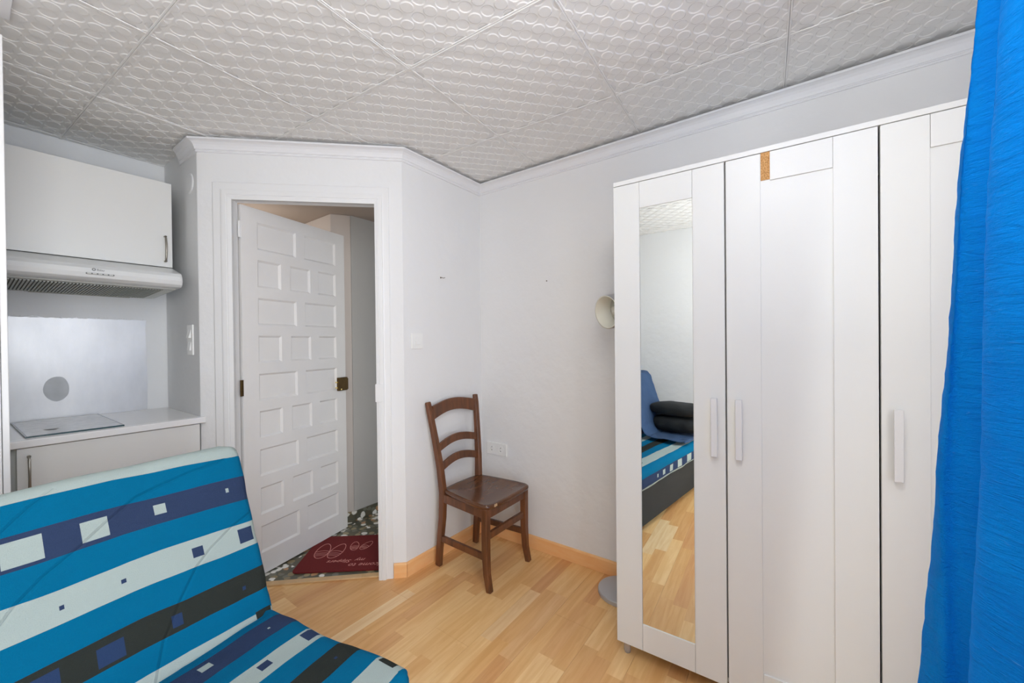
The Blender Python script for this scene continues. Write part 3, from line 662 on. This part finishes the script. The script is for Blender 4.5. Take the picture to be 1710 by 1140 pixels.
def slipper(cx_, cy_, sc_, tilt, nm='slipper_outline'):
    def P(a, b): c_, s_ = math.cos(tilt), math.sin(tilt); return (cx_+(a*c_-b*s_)*sc_, cy_+(a*s_+b*c_)*sc_)
    out = [P(0.040*math.cos(t)*(1.0-0.14*math.sin(t)), 0.085*math.sin(t)) for t in [2*math.pi*k/28 for k in range(28)]]
    draw(nm, out, 0.0035*sc_**0.5, True)
    band = [P(-0.043+0.086*k/10, -0.012+0.012*math.sin(math.pi*k/10)) for k in range(11)]; draw('slipper_strap', band, 0.003*sc_**0.5)
    for q in range(3): draw('slipper_line', [P(-0.036+q*0.003+(0.072-q*0.006)*k/8, -0.030-0.015*q+0.006*math.sin(math.pi*k/8)) for k in range(9)], 0.002)
slipper(0.088, 0.226, 1.0, R(3)); slipper(0.174, 0.220, 0.98, R(-9))
slipper(0.262, 0.272, 0.62, R(10)); slipper(0.333, 0.274, 0.62, R(-24))
def mtxt(body, x, y, s):
    text_obj('lettering', body, s, M['print'], mo, MM @ Matrix.Translation(Vector((x, y, 0.0079))) @ Matrix.Rotation(R(180), 4, 'Z'), 0.0005, 0.35)
mtxt('Welcome to', 0.552, 0.070, 0.050); mtxt('my', 0.373, 0.122, 0.045); mtxt('Slippers', 0.296, 0.112, 0.043)

# ------------------------------------------------------------------ wardrobe
WY = R(1.434)
wr = tag(empty('wardrobe', (1.5532, 0.6004, 0), 0), 'white three-door wardrobe with a mirror in its left door', 'wardrobe')
wr.rotation_euler = (0, 0, WY)
# local frame: x = depth into wall, y = -s (s runs along the front to the right)
WW, WT, WB, DEP = 1.180, 1.896, 0.059, 0.480
def wb(name, x0, x1, s0, s1, z0, z1, mat='wardrobe', parent=None, bevel=0.0008): return obj(name, MB().box(x0, x1, -s1, -s0, z0, z1), M[mat], parent or wr, bevel=bevel)
wb('top_panel', 0.0, DEP, 0, WW, 1.879, WT)
wb('side_panel', 0.020, DEP, 0.001, 0.017, WB, 1.878); wb('side_panel', 0.020, DEP, WW-0.017, WW-0.001, WB, 1.878)
wb('divider', 0.022, DEP-0.01, 0.380, 0.396, WB+0.016, 1.878, 'wardrobe_in'); wb('bottom_panel', 0.022, DEP, 0.017, WW-0.017, WB, WB+0.016)
wb('back_panel', DEP-0.006, DEP-0.001, 0.017, WW-0.017, WB+0.016, 1.878, 'wardrobe_in')
def wardrobe_door(s0, s1, rail_t, rail_b, kind, hs, hz0=0.858, hz1=1.062):
    zt_, zb_ = 1.8765, WB; st = 0.1015
    L0, L1 = s0+st, s1-st
    d = obj('door', MB().box(0.005, 0.018, -s1, -s0, zb_, zt_) if kind != 'mirror' else MB().box(0.006, 0.018, -s1, -s0, zb_, zt_), M['wardrobe'], wr, bevel=0.0006)
    g = 0.0004
    for a, b in ((s0, L0-g), (L1+g, s1)): wb('stile', 0.0, 0.006, a, b, zb_, zt_, parent=d, bevel=0.001)
    rl = L0+g if kind != 'broken' else L0+0.026
    wb('rail', 0.0, 0.006, rl, L1-g, rail_t, zt_, parent=d, bevel=0.001); wb('rail', 0.0, 0.006, L0+g, L1-g, zb_, rail_b, parent=d, bevel=0.001)
    if kind == 'mirror': wb('mirror', 0.0030, 0.0062, L0+0.001, L1-0.001, rail_b, rail_t, 'mirror', d, 0.0)
    if kind == 'broken':
        m_ = MB(); rng = random.Random(3)
        for k in range(8):
            z0 = rail_t+0.004+k*0.0115; m_.box(0.0024+rng.uniform(0, 0.0018), 0.0052, -(L0+0.026), -(L0+0.0005), z0, z0+0.0112)
        obj('bare_chipboard', m_, M['chip'], d)['label'] = 'orange chipboard showing where the facing broke off'
    h = MB().box(-0.022, -0.014, -hs-0.010, -hs+0.010, hz0, hz1).box(-0.016, 0.001, -hs-0.008, -hs+0.006, hz0+0.01, hz0+0.03).box(-0.016, 0.001, -hs-0.008, -hs+0.006, hz1-0.03, hz1-0.01)
    obj('handle', h, M['handle_white'], d, bevel=0.0015)
    return d
d1 = wardrobe_door(0.0, 0.3915, 1.776, 0.162, 'mirror', 0.358)
d2 = wardrobe_door(0.3965, 0.7855, 1.784, 0.151, 'broken', 0.4325)
d3 = wardrobe_door(0.7905, WW, 1.786, 0.151, 'plain', 0.824)
for s_ in (0.028, 0.39, WW-0.03):
    for dx in (0.04, DEP-0.04):
        obj('foot', MB().lathe([(0.012, 0), (0.014, 0.008), (0.013, 0.03), (0.020, 0.055), (0.020, WB)], (dx, -s_, 0), (0, 0, 1), 14), M['clearplastic'], wr)

# ------------------------------------------------------------------ floor lamp behind the wardrobe
lp = tag(empty('floor_lamp', (1.945, 0.722, 0)), 'floor lamp with round grey base and tilted cream shade beside the wardrobe', 'lamp')
obj('base', MB().lathe([(0.0, 0), (0.118, 0.0), (0.120, 0.004), (0.120, 0.018), (0.117, 0.022), (0.0, 0.024)], (0, 0, 0), (0, 0, 1), 48), M['lampsteel'], lp, smooth=False)
LPc = Vector((1.80, 0.733, 1.40))-lp.location
ax = Vector((-0.887, 0.437, -0.17)).normalized(); bk = LPc-ax*0.135
obj('pole', MB().tube([(0, 0, 0.02), (0, 0, bk.z+0.03)], 0.008, 14), M['lampsteel'], lp)
obj('swivel_arm', MB().tube([(0, 0, bk.z+0.02), bk+ax*0.01], 0.007, 10), M['lampsteel'], lp)
RS = 0.080
shd = obj('lamp_shade', MB().lathe([(0.0, 0.0), (RS*0.93, 0.0), (RS, 0.012), (RS, 0.135), (RS-0.004, 0.137), (RS-0.005, 0.133), (RS-0.005, 0.014), (0.0, 0.012)], bk, ax, 48), M['lampside'], lp)
obj('shade_lining', MB().lathe([(RS-0.0052, 0.015), (RS-0.0052, 0.1365), (RS-0.0005, 0.1375), (RS-0.007, 0.1378), (RS-0.0068, 0.016), (0.001, 0.0155)], bk, ax, 48, False), M['lampcream'], lp, smooth=True)
obj('reflector', MB().lathe([(0.0, 0.030), (0.030, 0.032), (0.0735, 0.045), (0.0735, 0.040), (0.0, 0.022)], bk, ax, 32), M['lampcream'], lp, smooth=True)
obj('bulb', MB().lathe([(0.010, 0.02), (0.013, 0.04), (0.024, 0.062), (0.026, 0.078), (0.018, 0.095), (0.0, 0.102)], bk, ax, 20), plain('bulb_glass', rgb(225, 222, 210), 0.15), lp, smooth=True)

# ------------------------------------------------------------------ wooden chair
ch = tag(empty('wooden_chair', (1.75, 1.45, 0)), 'dark brown wooden ladder-back chair in the corner', 'chair')
def rc(mb): return rel(ch, mb)
SZ = 0.440
# rear legs running up as back posts
for sx, xb, xs_, xt in ((-1, 1.598, 1.603, 1.558), (1, 1.918, 1.912, 1.966)):
    pts = [(xb, 1.664, 0.0), (xb, 1.656, 0.10), (xs_, 1.636, 0.28), (xs_, 1.630, 0.42), (xs_+(xt-xs_)*0.22, 1.640, 0.56), (xs_+(xt-xs_)*0.55, 1.662, 0.72), (xs_+(xt-xs_)*0.9, 1.688, 0.88), (xt, 1.698, 0.930)]
    dm = [(0.028, 0.034), (0.029, 0.036), (0.030, 0.038), (0.031, 0.040), (0.031, 0.036), (0.031, 0.030), (0.032, 0.026), (0.030, 0.022)]
    obj('rear_leg', rc(MB().path(pts, dm)), M['chair'], ch, bevel=0.005, seg=3)
for sx, xt, xb in ((-1, 1.563, 1.570), (1, 1.912, 1.926)):
    pts = [(xt, 1.288, SZ-0.018), (xt, 1.288, 0.20), (xt+(xb-xt)*0.4, 1.285, 0.09), (xb, 1.272, 0.0)]
    obj('front_leg', rc(MB().path(pts, [(0.036, 0.036), (0.034, 0.034), (0.031, 0.031), (0.028, 0.029)])), M['chair'], ch, bevel=0.004, seg=3)
# seat outline, wider at the front, rounded
so_ = []
def qb(p0, p1, p2, n=8): return [((1-t)**2*p0[0]+2*t*(1-t)*p1[0]+t*t*p2[0], (1-t)**2*p0[1]+2*t*(1-t)*p1[1]+t*t*p2[1]) for t in [k/n for k in range(n+1)]]
so_ += qb((1.60, 1.257), (1.745, 1.247), (1.90, 1.257), 6)
so_ += qb((1.90, 1.257), (1.945, 1.262), (1.945, 1.305), 8)[1:]
so_ += qb((1.945, 1.305), (1.948, 1.42), (1.920, 1.600), 8)[1:]
so_ += qb((1.920, 1.600), (1.912, 1.632), (1.88, 1.636), 6)[1:]
so_ += qb((1.88, 1.636), (1.758, 1.650), (1.632, 1.636), 6)[1:]
so_ += qb((1.632, 1.636), (1.600, 1.632), (1.592, 1.600), 6)[1:]
so_ += qb((1.592, 1.600), (1.548, 1.42), (1.546, 1.305), 8)[1:]
so_ += qb((1.546, 1.305), (1.548, 1.262), (1.60, 1.257), 8)[1:-1]
cx_, cy_ = 1.745, 1.45; rg = []
for k, z_ in ((0.955, SZ-0.024), (0.99, SZ-0.020), (1.0, SZ-0.012), (0.995, SZ-0.004), (0.97, SZ+0.0005), (0.90, SZ-0.002), (0.70, SZ-0.006), (0.4, SZ-0.008), (0.05, SZ-0.008)):
    rg.append([Vector((cx_+(x-cx_)*k, cy_+(y-cy_)*k, z_)) for x, y in so_])
obj('seat', rc(MB().loft(rg)), M['chairseat'], ch, smooth=True)
M['worn'] = plain('worn_edge_wood', rgb(205, 170, 130), 0.7)
for wx, wy, ww in ((1.556, 1.300, 0.010), (1.560, 1.280, 0.005), (1.600, 1.2555, 0.009), (1.612, 1.2555, 0.004)):
    obj('paint_chip', rc(MB().prism(blob(wx, wy, ww*0.6, 0.003, 8, wx*9, 0.8), SZ-0.012, SZ-0.0005)), M['worn'], ch)
for (a, b, t_) in (((1.563, 1.285, SZ-0.047), (1.912, 1.285, SZ-0.047), 'f'), ((1.603, 1.630, SZ-0.047), (1.912, 1.630, SZ-0.047), 'b')):
    obj('apron', rc(MB().bar(a, b, 0.046, 0.018, side=Vector((0, 0, 1)))), M['chair'], ch, bevel=0.002)
for xa, xb in ((1.561, 1.600), (1.914, 1.915)):
    obj('apron', rc(MB().bar((xa, 1.290, SZ-0.047), (xb, 1.630, SZ-0.047), 0.046, 0.018, side=Vector((0, 0, 1)))), M['chair'], ch, bevel=0.002)
obj('stretcher', rc(MB().bar((1.563, 1.288, 0.277), (1.912, 1.288, 0.277), 0.036, 0.018, side=Vector((0, 0, 1)))), M['chair'], ch, bevel=0.003)
for xa, xb in ((1.566, 1.600), (1.916, 1.915)):
    obj('stretcher', rc(MB().bar((xa, 1.288, 0.172), (xb, 1.648, 0.160), 0.034, 0.018, side=Vector((0, 0, 1)))), M['chair'], ch, bevel=0.003)
# curved back slats
def slat(zl, zm, hl, hm, y0, xl, xr):
    rr = []; n = 16
    for k in range(n+1):
        t = k/n; a = math.sin(math.pi*t); x = xl+(xr-xl)*t; top = zl+(zm-zl)*a; h_ = hl+(hm-hl)*a; y = y0+0.014*a+(-0.003)
        rr.append([Vector((x, y-0.008, top-h_)), Vector((x, y+0.008, top-h_)), Vector((x, y+0.010, top)), Vector((x, y-0.006, top))])
    return rc(MB().loft(rr))
obj('top_rail', slat(0.905, 0.932, 0.078, 0.070, 1.684, 1.578, 1.945), M['chair'], ch, bevel=0.003)
obj('slat', slat(0.692, 0.722, 0.044, 0.044, 1.656, 1.600, 1.934), M['chair'], ch, bevel=0.003)
obj('slat', slat(0.582, 0.612, 0.044, 0.044, 1.644, 1.610, 1.922), M['chair'], ch, bevel=0.003)

# ------------------------------------------------------------------ sofa bed, striped cover
PHI = R(10.3); LEN = 1.42
LV = Vector((-math.cos(PHI), -math.sin(PHI), 0)); DV = Vector((math.sin(PHI), -math.cos(PHI), 0)); JV = Vector((0.585, 1.360, 0))
sofa = tag(empty('sofa_bed', (JV.x, JV.y, 0)), 'sofa bed with blue striped cover and black base', 'sofa bed')
def SV(uu, ww, z): return LV*uu+DV*ww+Vector((0, 0, z))      # local to sofa
def cushion(name, L_, W_, T_, r, place, uvf, mat, seed, parent, nx=90, ny=44, amp=0.006, puff=0.006, crease=()):
    """rounded box cushion: local a in [0,L], b in [0,W], c in [-T,0] (c=0 is the printed face)"""
    vs, uvs, fs = [], [], []
    ncz = 8
    ring_b = []
    # walk around the cross-section (b,c) starting at the back-bottom
    def add_side(p0, p1, n, s0):
        for k in range(n):
            t = k/n; ring_b.append((p0[0]+(p1[0]-p0[0])*t, p0[1]+(p1[1]-p0[1])*t))
    add_side((0, -T_), (0, 0), ncz, 0); add_side((0, 0), (W_, 0), ny, 0); add_side((W_, 0), (W_, -T_), ncz, 0); add_side((W_, -T_), (0, -T_), ny, 0)
    nr = len(ring_b)
    def shape(a, b, c):
        rc_ = 0.055
        for ca, sa in ((rc_, -1), (L_-rc_, 1)):
            da, db = a-ca, b-(W_-rc_)
            if da*sa > 0 and db > 0:
                m = max(abs(da), abs(db)); l = math.hypot(da, db)
                if l > 1e-6: a, b = ca+da*m/l, W_-rc_+db*m/l
        q = Vector((min(max(a, r), L_-r), min(max(b, r), W_-r), min(max(c, -T_+r), -r))); d = Vector((a, b, c))-q
        if d.length > 1e-9:
            m = max(abs(d.x), abs(d.y), abs(d.z)); d = d.normalized()*m
        p = q+d
        fb = math.sin(math.pi*min(max(b/W_, 0), 1))*min(1, math.sin(math.pi*min(max(a/L_, 0), 1))*4)
        p.z += puff*fb*(1 if c > -T_/2 else -1)
        nn = noise.noise(Vector((a*4+seed, b*5, c*6)))*amp+noise.noise(Vector((a*13+seed, b*16, c*16)))*amp*0.35
        for (a0, b0, a1, b1, w_, dp) in crease:
            dx, dy = a1-a0, b1-b0; t = max(0, min(1, ((a-a0)*dx+(b-b0)*dy)/(dx*dx+dy*dy))); dd = math.hypot(a-a0-dx*t, b-b0-dy*t)
            if c > -T_*0.3: p.z -= dp*math.exp(-(dd/w_)**2)
        dirn = d.normalized() if d.length > 1e-6 else Vector((0, 0, 1)); return p+dirn*nn
    def uvmap(a, b, c):
        v = b
        if b <= 1e-6: v = b+c*1.0
        elif b >= W_-1e-6: v = b-c
        elif c < -T_+1e-6: v = W_+T_+0.1
        return (a-0.012, v)
    for i in range(nx+1):
        a = L_*i/nx
        for (b, c) in ring_b: vs.append(place(shape(a, b, c))); uvs.append(uvmap(a, b, c))
    for i in range(nx):
        for k in range(nr): fs.append((i*nr+k, i*nr+(k+1) % nr, (i+1)*nr+(k+1) % nr, (i+1)*nr+k))
    # end caps as grids
    for a, flip in ((0, 1), (L_, 0)):
        st = len(vs)
        for kb in range(ny+1):
            for kc in range(ncz+1):
                b = W_*kb/ny; c = -T_*kc/ncz; vs.append(place(shape(a, b, c))); uvs.append((a-0.012+(c if a == 0 else -c), b))
        for kb in range(ny):
            for kc in range(ncz):
                f = (st+kb*(ncz+1)+kc, st+(kb+1)*(ncz+1)+kc, st+(kb+1)*(ncz+1)+kc+1, st+kb*(ncz+1)+kc+1); fs.append(f)
    me = bpy.data.meshes.new(name); me.from_pydata([tuple(v) for v in vs], [], fs)
    ul = me.uv_layers.new(name='UVMap')
    for lp_ in me.loops: ul.data[lp_.index].uv = uvs[lp_.vertex_index]
    bm = bmesh.new(); bm.from_mesh(me); bmesh.ops.remove_doubles(bm, verts=bm.verts, dist=0.0002); bmesh.ops.recalc_face_normals(bm, faces=bm.faces); bm.to_mesh(me); bm.free()
    return link(name, me, mat, parent, smooth=True)
TH = R(20); UPV = Vector((0, 0, math.cos(TH)))-DV*math.sin(TH); NB = Vector((0, 0, math.sin(TH)))+DV*math.cos(TH)
def place_back(p): return LV*(p.x-0.008)+Vector((0, 0, 0.42))+UPV*(p.y-0.035)+NB*p.z
def place_seat(p): return LV*(p.x-0.010)+DV*(p.y-0.055)+Vector((0, 0, 0.425+p.z))
bcush = cushion('back_cushion', LEN+0.01, 0.585, 0.115, 0.028, place_back, None, M['back_cloth'], 3.0, sofa, crease=((0.50, 0.30, 0.13, 0.585, 0.004, 0.004), (0.26, 0.0, 0.20, 0.20, 0.004, 0.003), (0.20, 0.20, 0.05, 0.34, 0.004, 0.004), (0.62, 0.20, 0.50, 0.32, 0.004, 0.003), (0.62, 0.46, 0.45, 0.585, 0.004, 0.003), (0.02, 0.03, 0.09, 0.13, 0.012, 0.006), (0.0, 0.10, 0.05, 0.20, 0.010, 0.004)))
for l in bcush.data.uv_layers[0].data: l.uv = (l.uv[0]+0.004, l.uv[1]-0.035)
scush = cushion('seat_cushion', LEN+0.012, 0.625, 0.150, 0.040, place_seat, None, M['seat_cloth'], 11.0, sofa, crease=((0.05, 0.055, 0.7, 0.045, 0.016, 0.008),))
for l in scush.data.uv_layers[0].data: l.uv = (l.uv[0]+0.002, l.uv[1]-0.055)
def sbox(a0, a1, w0, w1, z0, z1): return MB().box(a0, a1, w0, w1, z0, z1, lambda v: SV(v.x, v.y, v.z))
obj('base', sbox(0.02, LEN, -0.02, 0.545, 0.035, 0.285), M['sofabase'], sofa, bevel=0.012, seg=3)
bb_ = MB().box(0.04, LEN-0.03, 0.0, 0.52, -0.145, -0.118, lambda v: LV*v.x+Vector((0, 0, 0.42))+UPV*(v.y-0.03)+NB*v.z)
obj('back_frame', bb_, M['sofabase'], sofa, bevel=0.005)
for a in (0.10, LEN-0.1):
    for w_ in (0.05, 0.50): obj('foot', MB().tube([SV(a, w_, 0), SV(a, w_, 0.036)], 0.02, 14), M['steel'], sofa)

# blue throw over the far end: front drop, seat, back, over the top
prof_t = [(0.560, 0.448), (0.545, 0.451), (0.5, 0.452), (0.40, 0.455), (0.30, 0.456), (0.245, 0.468), (0.215, 0.52)]
bz = lambda t, off: Vector((0, 0, 0.42))+UPV*t+NB*off
tpts = [SV(0, a, b) for a, b in prof_t]+[SV(0, 0.175, 0.63), SV(0, 0.135, 0.74), SV(0, 0.098, 0.85), SV(0, 0.068, 0.935), SV(0, 0.02, 0.972), SV(0, -0.06, 0.968), SV(0, -0.16, 0.955), bz(0.575, -0.11), bz(0.40, -0.170), bz(0.25, -0.170)]
def cat(p, t):
    n = len(p)-1; x = t*n; i = min(int(x), n-1); f = x-i; a, b, c, d = p[max(i-1, 0)], p[i], p[i+1], p[min(i+2, n)]
    return 0.5*((2*b)+(c-a)*f+(2*a-5*b+4*c-d)*f*f+(3*b-a-3*c+d)*f**3)
tv, tf = [], []; NA, NB_ = 44, 110
for i in range(NA+1):
    for k in range(NB_+1):
        t = k/NB_; p = cat(tpts, t); edge = 0.93+0.02*math.sin(t*9)+0.03*noise.noise((t*7, 0, 0)); a = edge+(LEN-0.004-edge)*i/NA
        wn = noise.noise((a*9, t*26, 2.0))*0.007+abs(noise.noise((a*22+t*10, t*44, 5.0)))*0.006
        nn = Vector((0, 0, 1)) if t < 0.40 else (NB if t < 0.72 else Vector((0, 0, 1)) if t < 0.8 else -NB)
        tv.append(LV*a+p+nn*(wn+0.002))
for i in range(NA):
    for k in range(NB_): a = i*(NB_+1)+k; tf.append((a, a+1, a+NB_+2, a+NB_+1))
tm = bpy.data.meshes.new('blue_throw'); tm.from_pydata([tuple(v) for v in tv], [], tf)
th_ = link('blue_throw', tm, M['throw'], None, smooth=True); th_.location = sofa.location
sm = th_.modifiers.new('solid', 'SOLIDIFY'); sm.thickness = 0.004; sm.offset = 1
tag(th_, 'faded blue throw draped over the far end of the sofa bed, seen in the mirror', 'throw')

# two dark cushions stacked at the far end
def pillow(name, c, sx, sy, sz, rz, seed):
    vs, fs = [], []; NU, NV = 40, 24
    for i in range(NU+1):
        for j in range(NV):
            th = math.pi*i/NU; ph = 2*math.pi*j/NV; e = 0.45
            cx = math.cos(th); s = math.sin(th)**0.55
            a = math.copysign(abs(cx)**0.75, cx); y = math.copysign(abs(math.cos(ph))**0.6, math.cos(ph))*s; z = math.copysign(abs(math.sin(ph))**0.9, math.sin(ph))*s
            p = Vector((a*sx/2, y*sy/2, z*sz/2)); p += p.normalized()*(noise.noise((p*14)+Vector((seed, 0, 0)))*0.010) if p.length > 0 else Vector()
            vs.append(p)
    for i in range(NU):
        for j in range(NV): fs.append((i*NV+j, i*NV+(j+1) % NV, (i+1)*NV+(j+1) % NV, (i+1)*NV+j))
    me = bpy.data.meshes.new(name); me.from_pydata([tuple(v) for v in vs], [], fs)
    bm = bmesh.new(); bm.from_mesh(me); bmesh.ops.remove_doubles(bm, verts=bm.verts, dist=0.001); bmesh.ops.recalc_face_normals(bm, faces=bm.faces); bm.to_mesh(me); bm.free()
    o = link(name, me, M['black_fabric'], None, smooth=True); o.location = c; o.rotation_euler = (0, 0, rz); return o
pA = JV+SV(1.262, 0.385, 0.540); pB = JV+SV(1.266, 0.382, 0.666)
tag(pillow('bolster_cushion', pA, 0.43, 0.24, 0.136, PHI+R(90), 1.0), 'black cushion lying on the blue throw, lower of the stacked pair', 'cushion')
tag(pillow('bolster_cushion', pB, 0.46, 0.25, 0.112, PHI+R(92), 5.0), 'black cushion lying on top of the other black cushion', 'cushion')

# ------------------------------------------------------------------ blue curtain at the right
zk = [1.92, 1.57, 1.22, 0.99, 0.56]
cols = [(1.205, [-.289, -.262, -.246, -.234, -.204], zk), (1.15, [-.279, -.253, -.237, -.225, -.228], zk), (1.14, [-.286, -.263, -.253, -.250, -.257], zk),
        (1.00, [-.265, -.252, -.242, -.239, -.230], [1.809, 1.523, 1.228, 1.028, 0.681])]
def interp(zs, ys, z):
    if z >= zs[0]: return ys[0]+(ys[0]-ys[1])/(zs[0]-zs[1])*(z-zs[0])
    if z <= zs[-1]: return ys[-1]+(ys[-2]-ys[-1])/(zs[-2]-zs[-1])*(z-zs[-1])
    for a in range(len(zs)-1):
        if zs[a] >= z >= zs[a+1]:
            t = (zs[a]-z)/(zs[a]-zs[a+1]); return ys[a]+(ys[a+1]-ys[a])*t
ctl_rest = [(0.90, -0.285), (0.80, -0.335), (0.74, -0.285), (0.66, -0.335), (0.60, -0.290)]
NZ, NUc = 160, 190; cv, cf, cuv = [], [], []
for iz in range(NZ+1):
    z = 0.012+(2.285-0.012)*iz/NZ
    pts_ = [Vector((x, interp(zz, yy, z), 0)) for x, yy, zz in cols]
    pts_.insert(3, Vector((1.075, pts_[3].y*1.075-0.055, 0)))
    row = [Vector((1.235, interp(zk, cols[0][1], z)-0.022, 0))]+pts_+[Vector((x, y, 0)) for x, y in ctl_rest]
    for k in range(NUc+1):
        p = cat(row, k/NUc); s = k/NUc
        nz = noise.noise((s*16, z*34, 1.0))*0.0022+noise.noise((s*7+3, z*2.5, 4.0))*0.006+abs(noise.noise((s*30+z*3, z*90, 7.0)))*0.0016
        p = Vector((p.x-nz*0.45, p.y+nz*0.9, z)); cv.append(p); cuv.append((s*1.4, z))
for iz in range(NZ):
    for k in range(NUc): a = iz*(NUc+1)+k; cf.append((a, a+1, a+NUc+2, a+NUc+1))
cm_ = bpy.data.meshes.new('curtain'); cm_.from_pydata([tuple(v) for v in cv], [], cf); ul = cm_.uv_layers.new(name='UVMap')
for l in cm_.loops: ul.data[l.index].uv = cuv[l.vertex_index]
cu = tag(empty('curtain', (0.9, -0.28, 0)), 'bright blue crinkled curtain hanging in front of the wardrobe', 'curtain')
cm_.transform(Matrix.Translation(-cu.location)); link('curtain_cloth', cm_, M['curtain'], cu, smooth=True)
obj('rail', rel(cu, MB().box(-0.6, 1.30, -0.30, -0.275, 2.285, 2.300)), M['trim'], cu)
